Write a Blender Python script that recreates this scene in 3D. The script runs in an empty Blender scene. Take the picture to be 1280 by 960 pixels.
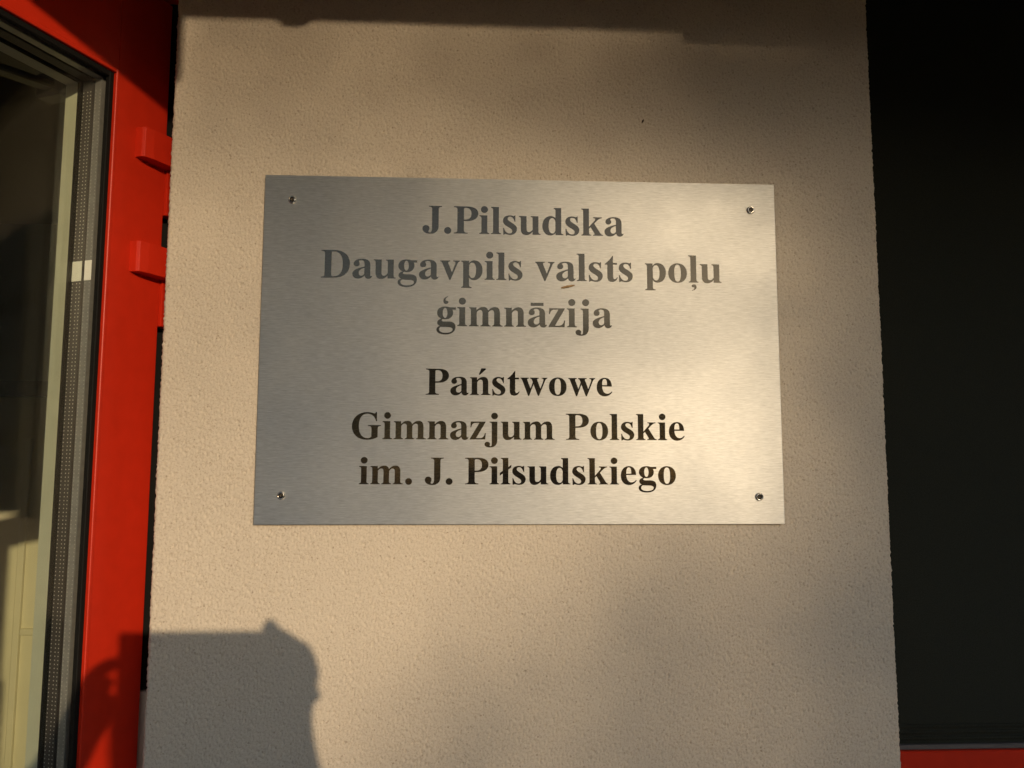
import bpy, bmesh, math, random
import numpy as np
from mathutils import Vector, Matrix

random.seed(7)
rng = np.random.default_rng(11)
S = bpy.context.scene
COL = S.collection

# ------------------------------------------------------------------ camera
CAM = Vector((-0.06133, -0.95260, 1.70708))
YAW, PITCH, ROLL = 0.05067, 0.10647, 0.00181
cd = bpy.data.cameras.new('camera')
cd.sensor_fit = 'HORIZONTAL'; cd.sensor_width = 36.0
cd.lens = 36.0 * 1040.0 / 1280.0
cd.clip_start = 0.002; cd.clip_end = 2000
cam = bpy.data.objects.new('camera', cd); COL.objects.link(cam)
fw = Vector((math.sin(YAW) * math.cos(PITCH), math.cos(YAW) * math.cos(PITCH), math.sin(PITCH)))
rt = Vector((math.cos(YAW), -math.sin(YAW), 0)); up = rt.cross(fw)
r2 = rt * math.cos(ROLL) + up * math.sin(ROLL); u2 = up * math.cos(ROLL) - rt * math.sin(ROLL)
CR = Matrix((r2, u2, -fw)).transposed()
cam.matrix_world = Matrix.Translation(CAM) @ CR.to_4x4()
S.camera = cam

# ------------------------------------------------------------------ light
SUND = Vector((-0.33790, 0.92255, -0.18637)).normalized()      # the way the sunlight travels
SUN_EL = math.asin(-SUND.z)
SUN_ROT = math.atan2(-SUND.x, -SUND.y)
W = bpy.data.worlds.new('World'); S.world = W; W.use_nodes = True
nt = W.node_tree; nt.nodes.clear()
wo = nt.nodes.new('ShaderNodeOutputWorld'); bg = nt.nodes.new('ShaderNodeBackground')
sky = nt.nodes.new('ShaderNodeTexSky'); sky.sky_type = 'NISHITA'; sky.sun_disc = False
sky.sun_elevation = SUN_EL; sky.sun_rotation = SUN_ROT
sky.dust_density = 0.62; sky.air_density = 1.0; sky.ozone_density = 1.0
nt.links.new(sky.outputs[0], bg.inputs[0]); bg.inputs[1].default_value = 0.15
nt.links.new(bg.outputs[0], wo.inputs[0])
sl = bpy.data.lights.new('sun', 'SUN'); sl.energy = 2.0; sl.angle = math.radians(0.53)
sl.color = (1.0, 0.775, 0.50)
so = bpy.data.objects.new('sun', sl); COL.objects.link(so)
so.rotation_euler = SUND.to_track_quat('-Z', 'Y').to_euler(); so.location = (4, -10, 6)
S.view_settings.view_transform = 'Standard'; S.view_settings.look = 'None'
S.view_settings.gamma = 1.0; S.view_settings.exposure = 0.58
S.view_settings.use_curve_mapping = False
S.cycles.transparent_max_bounces = 32; S.cycles.max_bounces = 10
S.cycles.caustics_reflective = False; S.cycles.caustics_refractive = False
S.cycles.sample_clamp_indirect = 6.0
S.cycles.use_denoising = True

# ------------------------------------------------------------------ materials
M = {}
def new_mat(name):
    m = bpy.data.materials.new(name); m.use_nodes = True; M[name] = m
    b = m.node_tree.nodes['Principled BSDF']
    return m, m.node_tree, b
def nd(t, kind, **kw):
    n = t.nodes.new(kind)
    for k, v in kw.items(): setattr(n, k, v)
    return n
def lk(t, a, b): t.links.new(a, b)
def ramp(t, fac, stops):
    r = nd(t, 'ShaderNodeValToRGB'); e = r.color_ramp.elements
    while len(e) > 1: e.remove(e[-1])
    e[0].position = stops[0][0]; e[0].color = (*stops[0][1], 1)
    for p, c in stops[1:]:
        k = e.new(p); k.color = (*c, 1)
    if fac is not None: lk(t, fac, r.inputs[0])
    return r
def coords(t, scale=(1, 1, 1), kind='Object'):
    tc = nd(t, 'ShaderNodeTexCoord'); mp = nd(t, 'ShaderNodeMapping')
    mp.inputs['Scale'].default_value = scale
    lk(t, tc.outputs[kind], mp.inputs[0]); return mp.outputs[0]
def noise(t, vec, scale, detail=3, rough=0.5):
    n = nd(t, 'ShaderNodeTexNoise'); n.inputs['Scale'].default_value = scale
    n.inputs['Detail'].default_value = detail; n.inputs['Roughness'].default_value = rough
    lk(t, vec, n.inputs['Vector']); return n.outputs['Fac']
def plain(name, col, rough=0.5, metal=0.0, spec=0.5, var=0.12, nscale=40, bump=0.0, bscale=400):
    """Principled with a little procedural tone variation, and fine relief if asked."""
    m, t, b = new_mat(name)
    v = coords(t)
    n = noise(t, v, nscale, 4)
    lo = tuple(c * (1 - var) for c in col); hi = tuple(min(1, c * (1 + var)) for c in col)
    r = ramp(t, n, [(0.3, lo), (0.7, hi)])
    lk(t, r.outputs[0], b.inputs['Base Color'])
    b.inputs['Roughness'].default_value = rough; b.inputs['Metallic'].default_value = metal
    b.inputs['Specular IOR Level'].default_value = spec
    if bump:
        bp = nd(t, 'ShaderNodeBump'); bp.inputs['Strength'].default_value = bump
        bp.inputs['Distance'].default_value = 0.001
        lk(t, noise(t, v, bscale, 2), bp.inputs['Height']); lk(t, bp.outputs[0], b.inputs['Normal'])
    return m

# stucco: cream mineral plaster with darker sand grains and faint weathering
def stucco_mat():
    m, t, b = new_mat('stucco')
    v = coords(t)
    big = noise(t, v, 3.0, 4, 0.6)
    tone = ramp(t, big, [(0.3, (0.515, 0.445, 0.365)), (0.7, (0.570, 0.495, 0.405))])
    grain = noise(t, v, 520, 2, 0.6)
    gr = ramp(t, grain, [(0.32, (0.80, 0.78, 0.76)), (0.5, (1, 1, 1)), (0.7, (1.0, 1.0, 1.0))])
    mx = nd(t, 'ShaderNodeMixRGB', blend_type='MULTIPLY'); mx.inputs[0].default_value = 1
    lk(t, tone.outputs[0], mx.inputs[1]); lk(t, gr.outputs[0], mx.inputs[2])
    # scattered dark sand grains
    vo = nd(t, 'ShaderNodeTexVoronoi'); vo.inputs['Scale'].default_value = 150
    vo.inputs['Randomness'].default_value = 1.0
    lk(t, v, vo.inputs['Vector'])
    sel = noise(t, v, 95, 1)
    d1 = nd(t, 'ShaderNodeMath', operation='LESS_THAN'); d1.inputs[1].default_value = 0.16
    lk(t, vo.outputs['Distance'], d1.inputs[0])
    d2 = nd(t, 'ShaderNodeMath', operation='GREATER_THAN'); d2.inputs[1].default_value = 0.56
    lk(t, sel, d2.inputs[0])
    mm = nd(t, 'ShaderNodeMath', operation='MULTIPLY'); lk(t, d1.outputs[0], mm.inputs[0]); lk(t, d2.outputs[0], mm.inputs[1])
    ms = nd(t, 'ShaderNodeMath', operation='MULTIPLY'); lk(t, mm.outputs[0], ms.inputs[0]); ms.inputs[1].default_value = 0.42
    m2 = nd(t, 'ShaderNodeMixRGB'); lk(t, ms.outputs[0], m2.inputs[0]); lk(t, mx.outputs[0], m2.inputs[1])
    m2.inputs[2].default_value = (0.16, 0.11, 0.075, 1)
    lk(t, m2.outputs[0], b.inputs['Base Color'])
    b.inputs['Roughness'].default_value = 0.92; b.inputs['Specular IOR Level'].default_value = 0.15
    bp = nd(t, 'ShaderNodeBump'); bp.inputs['Strength'].default_value = 0.5; bp.inputs['Distance'].default_value = 0.0006
    lk(t, noise(t, v, 900, 2), bp.inputs['Height']); lk(t, bp.outputs[0], b.inputs['Normal'])
stucco_mat()

# brushed stainless steel, grain running horizontally
def steel_mat():
    m, t, b = new_mat('brushed_steel')
    v1 = coords(t, (55, 1, 680)); v2 = coords(t, (120, 1, 1500)); v3 = coords(t, (1, 1, 1))
    s1 = noise(t, v1, 1.0, 3, 0.65); s2 = noise(t, v2, 1.0, 2, 0.6); s3 = noise(t, v3, 9, 4, 0.6)
    a = nd(t, 'ShaderNodeMath', operation='ADD'); lk(t, s1, a.inputs[0]); lk(t, s2, a.inputs[1])
    h = nd(t, 'ShaderNodeMath', operation='MULTIPLY'); h.inputs[1].default_value = 0.5; lk(t, a.outputs[0], h.inputs[0])
    c = ramp(t, h.outputs[0], [(0.3, (0.535, 0.535, 0.525)), (0.7, (0.79, 0.79, 0.78))])
    lk(t, c.outputs[0], b.inputs['Base Color'])
    rr = nd(t, 'ShaderNodeMapRange'); rr.inputs[1].default_value = 0.3; rr.inputs[2].default_value = 0.7
    rr.inputs[3].default_value = 0.62; rr.inputs[4].default_value = 0.68; lk(t, s3, rr.inputs[0])
    lk(t, rr.outputs[0], b.inputs['Roughness'])
    b.inputs['Metallic'].default_value = 1.0
    b.inputs['Anisotropic'].default_value = 0.92
    tg = nd(t, 'ShaderNodeCombineXYZ'); tg.inputs[2].default_value = 1.0      # light spreads across the grain
    lk(t, tg.outputs[0], b.inputs['Tangent'])
    bp = nd(t, 'ShaderNodeBump'); bp.inputs['Strength'].default_value = 0.24; bp.inputs['Distance'].default_value = 0.0004
    lk(t, h.outputs[0], bp.inputs['Height']); lk(t, bp.outputs[0], b.inputs['Normal'])
steel_mat()

def letter_mat():
    m = bpy.data.materials.new('letter_black'); m.use_nodes = True; M['letter_black'] = m
    t = m.node_tree; t.nodes.clear()
    o = nd(t, 'ShaderNodeOutputMaterial'); df = nd(t, 'ShaderNodeBsdfDiffuse'); gl = nd(t, 'ShaderNodeBsdfAnisotropic'); gl.distribution = 'BECKMANN'
    s1 = noise(t, coords(t, (80, 1, 480)), 1.0, 3, 0.65)
    c = ramp(t, s1, [(0.3, (0.006, 0.0055, 0.005)), (0.7, (0.018, 0.0165, 0.0145))])
    lk(t, c.outputs[0], df.inputs[0])
    gl.inputs['Color'].default_value = (0.92, 0.84, 0.72, 1); gl.inputs['Roughness'].default_value = 0.11
    bp = nd(t, 'ShaderNodeBump'); bp.inputs['Strength'].default_value = 0.015; bp.inputs['Distance'].default_value = 0.0004
    lk(t, s1, bp.inputs['Height']); lk(t, bp.outputs[0], gl.inputs['Normal'])
    fr = nd(t, 'ShaderNodeFresnel'); fr.inputs[0].default_value = 1.5
    mx = nd(t, 'ShaderNodeMixShader'); lk(t, fr.outputs[0], mx.inputs[0]); lk(t, df.outputs[0], mx.inputs[1]); lk(t, gl.outputs[0], mx.inputs[2])
    lk(t, mx.outputs[0], o.inputs[0])
letter_mat()

plain('red_paint', (0.48, 0.021, 0.0060), rough=0.42, spec=0.22, var=0.05, nscale=60, bump=0.12, bscale=900)
plain('pale_paint', (0.60, 0.59, 0.51), rough=0.5, var=0.04)
plain('black_rubber', (0.006, 0.0055, 0.005), rough=0.7, spec=0.15)
plain('spacer_metal', (0.36, 0.35, 0.34), rough=0.38, metal=0.6, var=0.1, nscale=150)
plain('spacer_dark', (0.055, 0.045, 0.045), rough=0.45, metal=0.3, var=0.1, nscale=150)
plain('glint_dot', (0.58, 0.56, 0.52), rough=0.35, metal=0.2, var=0.05)
plain('glint_white', (0.97, 0.96, 0.92), rough=0.3, var=0.02)  # near-white for the sun glint painted on the spacer bars
plain('screw_steel', (0.55, 0.53, 0.50), rough=0.16, metal=1.0, var=0.1, nscale=600)
plain('socket_dark', (0.03, 0.025, 0.02), rough=0.4, metal=0.8)
plain('soffit', (0.045, 0.042, 0.038), rough=0.7)
plain('canopy_metal', (0.10, 0.10, 0.10), rough=0.5)
plain('dark_metal', (0.05, 0.047, 0.042), rough=0.4, metal=0.5)
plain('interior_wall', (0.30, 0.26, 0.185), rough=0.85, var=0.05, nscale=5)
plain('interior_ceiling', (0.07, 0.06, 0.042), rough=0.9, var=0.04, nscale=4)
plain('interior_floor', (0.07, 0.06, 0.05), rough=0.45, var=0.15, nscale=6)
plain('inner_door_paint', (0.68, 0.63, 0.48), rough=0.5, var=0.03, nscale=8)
plain('brown_trim', (0.09, 0.06, 0.035), rough=0.5, var=0.2)
plain('screen_fabric', (0.027, 0.028, 0.022), rough=0.95, spec=0.05, var=0.3, nscale=900)
plain('grey_gasket', (0.085, 0.075, 0.075), rough=0.6)
plain('bark', (0.10, 0.075, 0.05), rough=0.9, var=0.35, nscale=18, bump=0.6, bscale=60)
plain('leaf', (0.065, 0.095, 0.030), rough=0.55, var=0.4, nscale=3)
plain('seed_husk', (0.33, 0.21, 0.10), rough=0.8, var=0.45, nscale=700)
plain('dark_fleck', (0.045, 0.022, 0.010), rough=0.8)
plain('skin', (0.50, 0.30, 0.21), rough=0.55, var=0.06)
plain('jacket_cloth', (0.035, 0.04, 0.055), rough=0.9, var=0.2, nscale=120, bump=0.3)
plain('trouser_cloth', (0.03, 0.035, 0.06), rough=0.9, var=0.2, nscale=160, bump=0.3)
plain('hair_brown', (0.05, 0.03, 0.018), rough=0.6, var=0.4, nscale=90)
plain('shoe_leather', (0.02, 0.018, 0.016), rough=0.45)
plain('phone_shell', (0.02, 0.02, 0.022), rough=0.2)
plain('phone_glass', (0.01, 0.01, 0.012), rough=0.05)
plain('eye_white', (0.7, 0.68, 0.65), rough=0.3)
plain('lip', (0.42, 0.18, 0.15), rough=0.5)

def ground_mat():
    m, t, b = new_mat('paving')
    v = coords(t)
    br = nd(t, 'ShaderNodeTexBrick'); br.inputs['Scale'].default_value = 2.5
    br.inputs['Color1'].default_value = (0.070, 0.069, 0.067, 1); br.inputs['Color2'].default_value = (0.090, 0.088, 0.085, 1)
    br.inputs['Mortar'].default_value = (0.05, 0.05, 0.048, 1); br.inputs['Mortar Size'].default_value = 0.012
    lk(t, v, br.inputs['Vector'])
    mx = nd(t, 'ShaderNodeMixRGB', blend_type='MULTIPLY'); mx.inputs[0].default_value = 0.6
    r = ramp(t, noise(t, v, 5, 5), [(0.3, (0.7, 0.7, 0.7)), (0.7, (1.1, 1.1, 1.1))])
    lk(t, br.outputs[0], mx.inputs[1]); lk(t, r.outputs[0], mx.inputs[2])
    lk(t, mx.outputs[0], b.inputs['Base Color']); b.inputs['Roughness'].default_value = 0.9
ground_mat()

def glass_mat(name, tint, ior=1.5):
    m = bpy.data.materials.new(name); m.use_nodes = True; M[name] = m
    t = m.node_tree; t.nodes.clear()
    o = nd(t, 'ShaderNodeOutputMaterial'); tr = nd(t, 'ShaderNodeBsdfTransparent'); gl = nd(t, 'ShaderNodeBsdfGlossy')
    r = ramp(t, noise(t, coords(t), 4, 3), [(0.3, tint), (0.7, tuple(min(1, c * 1.02) for c in tint))])
    lk(t, r.outputs[0], tr.inputs[0])
    gl.inputs['Roughness'].default_value = 0.01
    # leaving the pane must not count as total internal reflection: both faces take the same air-to-glass index
    ge = nd(t, 'ShaderNodeNewGeometry'); mr = nd(t, 'ShaderNodeMapRange')
    mr.inputs[3].default_value = ior; mr.inputs[4].default_value = 1.0 / ior
    lk(t, ge.outputs['Backfacing'], mr.inputs[0])
    fr = nd(t, 'ShaderNodeFresnel'); lk(t, mr.outputs[0], fr.inputs[0])
    mx = nd(t, 'ShaderNodeMixShader'); lk(t, fr.outputs[0], mx.inputs[0]); lk(t, tr.outputs[0], mx.inputs[1]); lk(t, gl.outputs[0], mx.inputs[2])
    lk(t, mx.outputs[0], o.inputs[0])
glass_mat('door_glass', (0.955, 0.962, 0.94), 1.29)
glass_mat('window_glass', (0.62, 0.64, 0.60), 1.30)

# ------------------------------------------------------------------ helpers
def link(o, parent=None):
    COL.objects.link(o)
    if parent is not None: o.parent = parent
    return o
def tag(o, label=None, cat=None, group=None, kind=None):
    if label: o['label'] = label
    if cat: o['category'] = cat
    if group: o['group'] = group
    if kind: o['kind'] = kind
    return o
def empty(name, loc=(0, 0, 0), rz=0.0):
    o = bpy.data.objects.new(name, None); o.empty_display_size = 0.1
    o.location = loc; o.rotation_euler = (0, 0, rz)
    return link(o)
def mesh_obj(name, bm, mat, parent=None, smooth=False):
    me = bpy.data.meshes.new(name); bm.normal_update(); bm.to_mesh(me); bm.free()
    if smooth:
        me.polygons.foreach_set('use_smooth', [True] * len(me.polygons))
    me.materials.append(M[mat])
    return link(bpy.data.objects.new(name, me), parent)
def add_box(bm, x0, x1, y0, y1, z0, z1, bev=0.0, seg=1):
    vs = [bm.verts.new(p) for p in ((x0, y0, z0), (x1, y0, z0), (x1, y1, z0), (x0, y1, z0),
                                    (x0, y0, z1), (x1, y0, z1), (x1, y1, z1), (x0, y1, z1))]
    fs = [bm.faces.new([vs[i] for i in q]) for q in ((3, 2, 1, 0), (4, 5, 6, 7), (0, 1, 5, 4), (1, 2, 6, 5), (2, 3, 7, 6), (3, 0, 4, 7))]
    if bev:
        es = list({e for f in fs for e in f.edges})
        bmesh.ops.bevel(bm, geom=es, offset=bev, segments=seg, affect='EDGES', profile=0.6)
    return bm
def box(name, mat, parent, x0, x1, y0, y1, z0, z1, bev=0.0, seg=1):
    return mesh_obj(name, add_box(bmesh.new(), x0, x1, y0, y1, z0, z1, bev, seg), mat, parent)
def prism(name, mat, parent, poly, z0, z1, bev=0.0):
    """poly: list of (x, y), extruded along z."""
    bm = bmesh.new()
    a = [bm.verts.new((x, y, z0)) for x, y in poly]; b = [bm.verts.new((x, y, z1)) for x, y in poly]
    n = len(poly)
    bm.faces.new(a[::-1]); bm.faces.new(b)
    for i in range(n): bm.faces.new((a[i], a[(i + 1) % n], b[(i + 1) % n], b[i]))
    bmesh.ops.recalc_face_normals(bm, faces=bm.faces[:])
    if bev: bmesh.ops.bevel(bm, geom=bm.edges[:], offset=bev, segments=2, affect='EDGES', profile=0.6)
    return mesh_obj(name, bm, mat, parent)
def lathe(name, mat, parent, prof, axis='-y', seg=28, center=(0, 0, 0)):
    bm = bmesh.new(); rings = []
    for r, h in prof:
        if r < 1e-7:
            rings.append([bm.verts.new((center[0], center[1] - h, center[2]))])
        else:
            rings.append([bm.verts.new((center[0] + r * math.cos(2 * math.pi * k / seg), center[1] - h, center[2] + r * math.sin(2 * math.pi * k / seg))) for k in range(seg)])
    for A, B in zip(rings, rings[1:]):
        for k in range(seg):
            k2 = (k + 1) % seg
            if len(B) == 1: bm.faces.new((A[k], A[k2], B[0]))
            elif len(A) == 1: bm.faces.new((A[0], B[k2], B[k]))
            else: bm.faces.new((A[k], A[k2], B[k2], B[k]))
    bmesh.ops.recalc_face_normals(bm, faces=bm.faces[:])
    return mesh_obj(name, bm, mat, parent, smooth=True)

# ------------------------------------------------------------------ setting
def sheet(name, mat, x0, x1, y0, y1, z):
    bm = bmesh.new()
    bm.faces.new([bm.verts.new(p) for p in ((x0, y0, z), (x1, y0, z), (x1, y1, z), (x0, y1, z))])
    return tag(mesh_obj(name, bm, mat), kind='structure')
sheet('ground', 'paving', -400, 400, -400, 400, 0.0)

PX0, PX1 = -0.4110, 0.4265          # pillar flanks
def gauss_noise(nz, nx, dz, dx, wz, wx, band=None, seed=0):
    g = np.random.default_rng(seed)
    F = np.fft.rfft2(g.standard_normal((nz, nx)))
    kz = np.fft.fftfreq(nz, dz)[:, None]; kx = np.fft.rfftfreq(nx, dx)[None, :]
    q = np.sqrt((kz * wz) ** 2 + (kx * wx) ** 2)
    H = np.exp(-0.5 * ((q - 1.0) / 0.35) ** 2) if band else np.exp(-0.5 * q ** 2)
    n = np.fft.irfft2(F * H, s=(nz, nx))
    return (n - n.mean()) / n.std()
def build_pillar():
    dx = 0.0011
    z0, z1 = 1.20, 2.42
    nx = int(round((PX1 - PX0) / dx)) + 1; nz = int(round((z1 - z0) / dx)) + 1
    xs = np.linspace(PX0, PX1, nx); zs = np.linspace(z0, z1, nz)
    a = gauss_noise(nz, nx, dx, dx, 0.0056, 0.0038, True, 1)
    f = gauss_noise(nz, nx, dx, dx, 0.0030, 0.0026, None, 2)
    p = gauss_noise(nz, nx, dx, dx, 0.0100, 0.0038, True, 3)
    big = gauss_noise(nz, nx, dx, dx, 0.45, 0.45, None, 4)
    pit = np.clip((p - 1.0) / 0.9, 0, 1); pit = pit * pit * (3 - 2 * pit)
    h = 0.00017 * a + 0.00011 * f - 0.00120 * pit + 0.0004 * big
    X = np.repeat(xs[None, :], nz, 0); Z = np.repeat(zs[:, None], nx, 1)
    # the corner rounds back a little and its outline is ragged
    d = np.minimum(X - PX0, PX1 - X); rad = 0.0032
    k = np.clip(1 - d / rad, 0, 1)
    h = h - 0.0022 * k ** 2
    jag = gauss_noise(nz, 64, dx, dx, 0.0050, 0.01, None, 5)[:, 0]; jag2 = gauss_noise(nz, 64, dx, dx, 0.0050, 0.01, None, 6)[:, 0]
    X = X - (0.0003 * jag)[:, None] * np.clip(1 - (X - PX0) / 0.004, 0, 1) + (0.0003 * jag2)[:, None] * np.clip(1 - (PX1 - X) / 0.004, 0, 1)
    co = np.stack([X, -h, Z], -1).reshape(-1, 3)
    idx = np.arange(nz * nx).reshape(nz, nx)
    quads = np.stack([idx[:-1, :-1], idx[:-1, 1:], idx[1:, 1:], idx[1:, :-1]], -1).reshape(-1, 4)
    base = len(co)
    extra, eq = [], []
    # rough flanks along the fine rows: back edge vertices
    YB = 0.42
    bl = np.stack([np.full(nz, PX0), np.full(nz, YB), zs], -1); br = np.stack([np.full(nz, PX1), np.full(nz, YB), zs], -1)
    il = base + np.arange(nz); ir = base + nz + np.arange(nz)
    ql = np.stack([il[:-1], idx[:-1, 0], idx[1:, 0], il[1:]], -1)
    qr = np.stack([idx[:-1, -1], ir[:-1], ir[1:], idx[1:, -1]], -1)
    co = np.concatenate([co, bl, br]); quads = np.concatenate([quads, ql, qr])
    b0 = len(co)
    ex = []
    for zz in ((0.0, z0), (z1, 3.10)):
        for z in zz:
            ex += [(PX0, 0, z), (PX1, 0, z), (PX1, YB, z), (PX0, YB, z)]
    eq = []
    for o in (b0, b0 + 8):
        eq += [(o, o + 1, o + 5, o + 4), (o + 1, o + 2, o + 6, o + 5), (o + 3, o, o + 4, o + 7), (o + 2, o + 3, o + 7, o + 6)]
    co = np.concatenate([co, np.array(ex)]); quads = np.concatenate([quads, np.array(eq)])
    me = bpy.data.meshes.new('stucco_pillar')
    me.vertices.add(len(co)); me.vertices.foreach_set('co', co.astype(np.float32).ravel())
    n = len(quads)
    me.loops.add(4 * n); me.loops.foreach_set('vertex_index', quads.astype(np.int32).ravel())
    me.polygons.add(n); me.polygons.foreach_set('loop_start', np.arange(0, 4 * n, 4, dtype=np.int32))
    sm = np.ones(n, bool); sm[-8:] = False
    me.polygons.foreach_set('use_smooth', sm)
    me.update(calc_edges=True); me.validate()
    me.materials.append(M['stucco'])
    o = link(bpy.data.objects.new('stucco_pillar', me))
    tag(o, 'wide cream stucco pillar that carries the steel plaque', 'pillar')
build_pillar()

# ------------------------------------------------------------------ canopy over the entrance
CY = -1.0                                                     # its front edge
can = empty('entrance_canopy', (0, CY, 2.70)); tag(can, 'dark metal canopy overhead that shades the top of the pillar', 'canopy')
def cbox(name, mat, x0, x1, y0, y1, z0, z1, bev=0.004):
    return box(name, mat, can, x0, x1, y0 - CY, y1 - CY, z0 - 2.70, z1 - 2.70, bev)
cbox('roof_slab', 'canopy_metal', -9.0, 9.0, CY + 0.041, 0.62, 3.104, 3.20)
cbox('soffit_board', 'soffit', -9.0, 9.0, CY + 0.041, -0.004, 2.80, 2.84)
cbox('fascia', 'canopy_metal', -0.048, 0.556, CY, CY + 0.04, 2.4435, 3.20)
cbox('fascia', 'canopy_metal', 0.558, 9.0, CY, CY + 0.04, 2.4310, 3.20)
cbox('fascia', 'canopy_metal', -9.0, -0.050, CY, CY + 0.04, 2.3580, 3.20)
cbox('drip_clip', 'dark_metal', 0.072, 0.106, CY - 0.003, CY + 0.046, 2.436, 2.50, 0.006)

# ------------------------------------------------------------------ door frame and the vestibule
fr = empty('door_frame', (-0.93, 0.1, 0)); tag(fr, 'red metal door frame set behind the stucco pillar', 'door frame')
def fbox(name, mat, x0, x1, y0, y1, z0, z1, bev=0.0015):
    return box(name, mat, fr, x0 + 0.93, x1 + 0.93, y0 - 0.1, y1 - 0.1, z0, z1, bev)
fbox('jamb', 'red_paint', -0.484, -0.4135, 0.092, 0.17, 0.0, 2.30)
fbox('jamb', 'red_paint', -1.53, -1.45, 0.092, 0.17, 0.0, 2.30)
fbox('head', 'red_paint', -1.53, -0.4135, 0.092, 0.17, 2.302, 2.42)
fbox('door_seal', 'black_rubber', -0.470, -0.4135, 0.070, 0.090, 1.455, 2.30, 0.001)
fbox('lit_gap_strip', 'pale_paint', -0.470, -0.4135, 0.072, 0.090, 0.02, 1.453, 0.001)  # pale strip standing for the lit area seen through the gap

def solid(name, mat, x0, x1, y0, y1, z0, z1):
    return tag(box(name, mat, None, x0, x1, y0, y1, z0, z1), kind='structure')
tag(box('facade_wall', 'stucco', None, -9.0, -1.535, 0.10, 0.30, 0.0, 3.05), 'cream stucco wall beyond the lock side of the door', 'wall')
tag(box('lintel_wall', 'stucco', None, -1.533, -0.4135, 0.10, 0.30, 2.425, 3.05), 'cream stucco lintel above the red glass door', 'wall')
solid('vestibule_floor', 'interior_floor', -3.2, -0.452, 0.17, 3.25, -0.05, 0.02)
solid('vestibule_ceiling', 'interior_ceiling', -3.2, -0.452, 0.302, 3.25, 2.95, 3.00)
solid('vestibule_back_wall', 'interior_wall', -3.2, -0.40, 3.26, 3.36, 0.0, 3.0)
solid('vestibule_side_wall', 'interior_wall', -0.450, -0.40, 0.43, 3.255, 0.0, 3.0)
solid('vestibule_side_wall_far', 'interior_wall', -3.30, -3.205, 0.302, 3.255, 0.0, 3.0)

idr = empty('inner_door', (-1.99, 3.25, 0.02)); tag(idr, 'cream painted inner door seen through the door glass', 'door')
def ib(name, mat, x0, x1, y0, y1, z0, z1, bev=0.003): return box(name, mat, idr, x0, x1, y0, y1, z0, z1, bev)
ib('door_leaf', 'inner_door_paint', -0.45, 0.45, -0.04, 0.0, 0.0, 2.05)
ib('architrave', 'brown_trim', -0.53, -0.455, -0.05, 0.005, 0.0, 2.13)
ib('architrave', 'brown_trim', 0.455, 0.53, -0.05, 0.005, 0.0, 2.13)
ib('architrave', 'brown_trim', -0.453, 0.453, -0.05, 0.005, 2.055, 2.13)
ib('panel_moulding', 'inner_door_paint', -0.22, -0.19, -0.062, -0.038, 0.25, 1.85)
ib('panel_moulding', 'inner_door_paint', 0.02, 0.05, -0.062, -0.038, 0.25, 1.85)
ib('panel_moulding', 'inner_door_paint', -0.188, 0.018, -0.062, -0.038, 0.92, 0.95)
ib('glazing_slot', 'brown_trim', -0.115, -0.055, -0.046, -0.038, 1.00, 1.80)
ib('pull_bar', 'dark_metal', -0.33, -0.295, -0.11, -0.075, 0.70, 1.35, 0.01)

# ------------------------------------------------------------------ the glazed door leaf, standing open towards the viewer
TH = math.radians(23)
ud = Vector((-math.sin(TH), -math.cos(TH), 0))
door = empty('glass_door', (-0.43495, 0.05, 0.0), math.atan2(ud.y, ud.x))
tag(door, 'red framed glass door standing open beside the stucco pillar', 'door')
def db(name, mat, u0, u1, n0, n1, z0, z1, bev=0.0, parent=None, seg=1):
    return box(name, mat, parent or door, u0, u1, n0, n1, z0, z1, bev, seg)
DW, ZB, ZT = 1.0, 0.03, 2.285
GZ0, GZ1, GU0, GU1 = 0.20, 2.161, 0.081, 0.919     # daylight opening of the glazing
# outer red half and inner pale half of the aluminium profiles
for nm, (u0, u1, z0, z1) in {'hinge_stile': (0, GU0 - 0.003, ZB, ZT), 'lock_stile': (GU1 + 0.003, DW, ZB, ZT),
                             'top_rail': (GU0 - 0.0028, GU1 + 0.0028, GZ1 + 0.003, ZT), 'bottom_rail': (GU0 - 0.0028, GU1 + 0.0028, ZB, GZ0 - 0.003)}.items():
    o = db(nm, 'red_paint', u0, u1, -0.036, 0.0, z0, z1, 0.0012, seg=2)
    db('inner_profile', 'pale_paint', u0, u1, -0.078, -0.0362, z0, z1, 0.001, parent=o)
def ring(name, mat, n0, n1, w, inset=0.0, bev=0.0):
    """four strips round the glazing, w wide, starting inset inside the opening"""
    a0, a1, b0, b1 = GU0 + inset, GU1 - inset, GZ0 + inset, GZ1 - inset
    out = []
    for (u0, u1, z0, z1) in ((a0, a0 + w, b0, b1), (a1 - w, a1, b0, b1), (a0 + w, a1 - w, b1 - w, b1), (a0 + w, a1 - w, b0, b0 + w)):
        out.append(db(name, mat, u0, u1, n0, n1, z0, z1, bev))
    return out
ring('glazing_bead', 'red_paint', -0.0075, 0.0022, 0.0042, -0.0029, 0.0008)
ring('outer_gasket', 'black_rubber', -0.0078, -0.0015, 0.0062, 0.0014, 0.0006)
spA = ring('spacer_bar', 'spacer_metal', -0.0222, -0.0122, 0.0075, 0.0005)
spB = ring('spacer_bar', 'spacer_dark', -0.0402, -0.0262, 0.0075, 0.0005)
ring('inner_gasket', 'black_rubber', -0.0475, -0.0442, 0.0085, 0.0005)
ring('inner_bead', 'pale_paint', -0.0660, -0.0476, 0.0085, 0.0002, 0.0006)
for n0 in (-0.0121, -0.0261, -0.0441):
    db('glass_pane', 'door_glass', GU0 + 0.0002, GU1 - 0.0002, n0, n0 + 0.0040, GZ0 + 0.0002, GZ1 - 0.0002)
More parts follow.
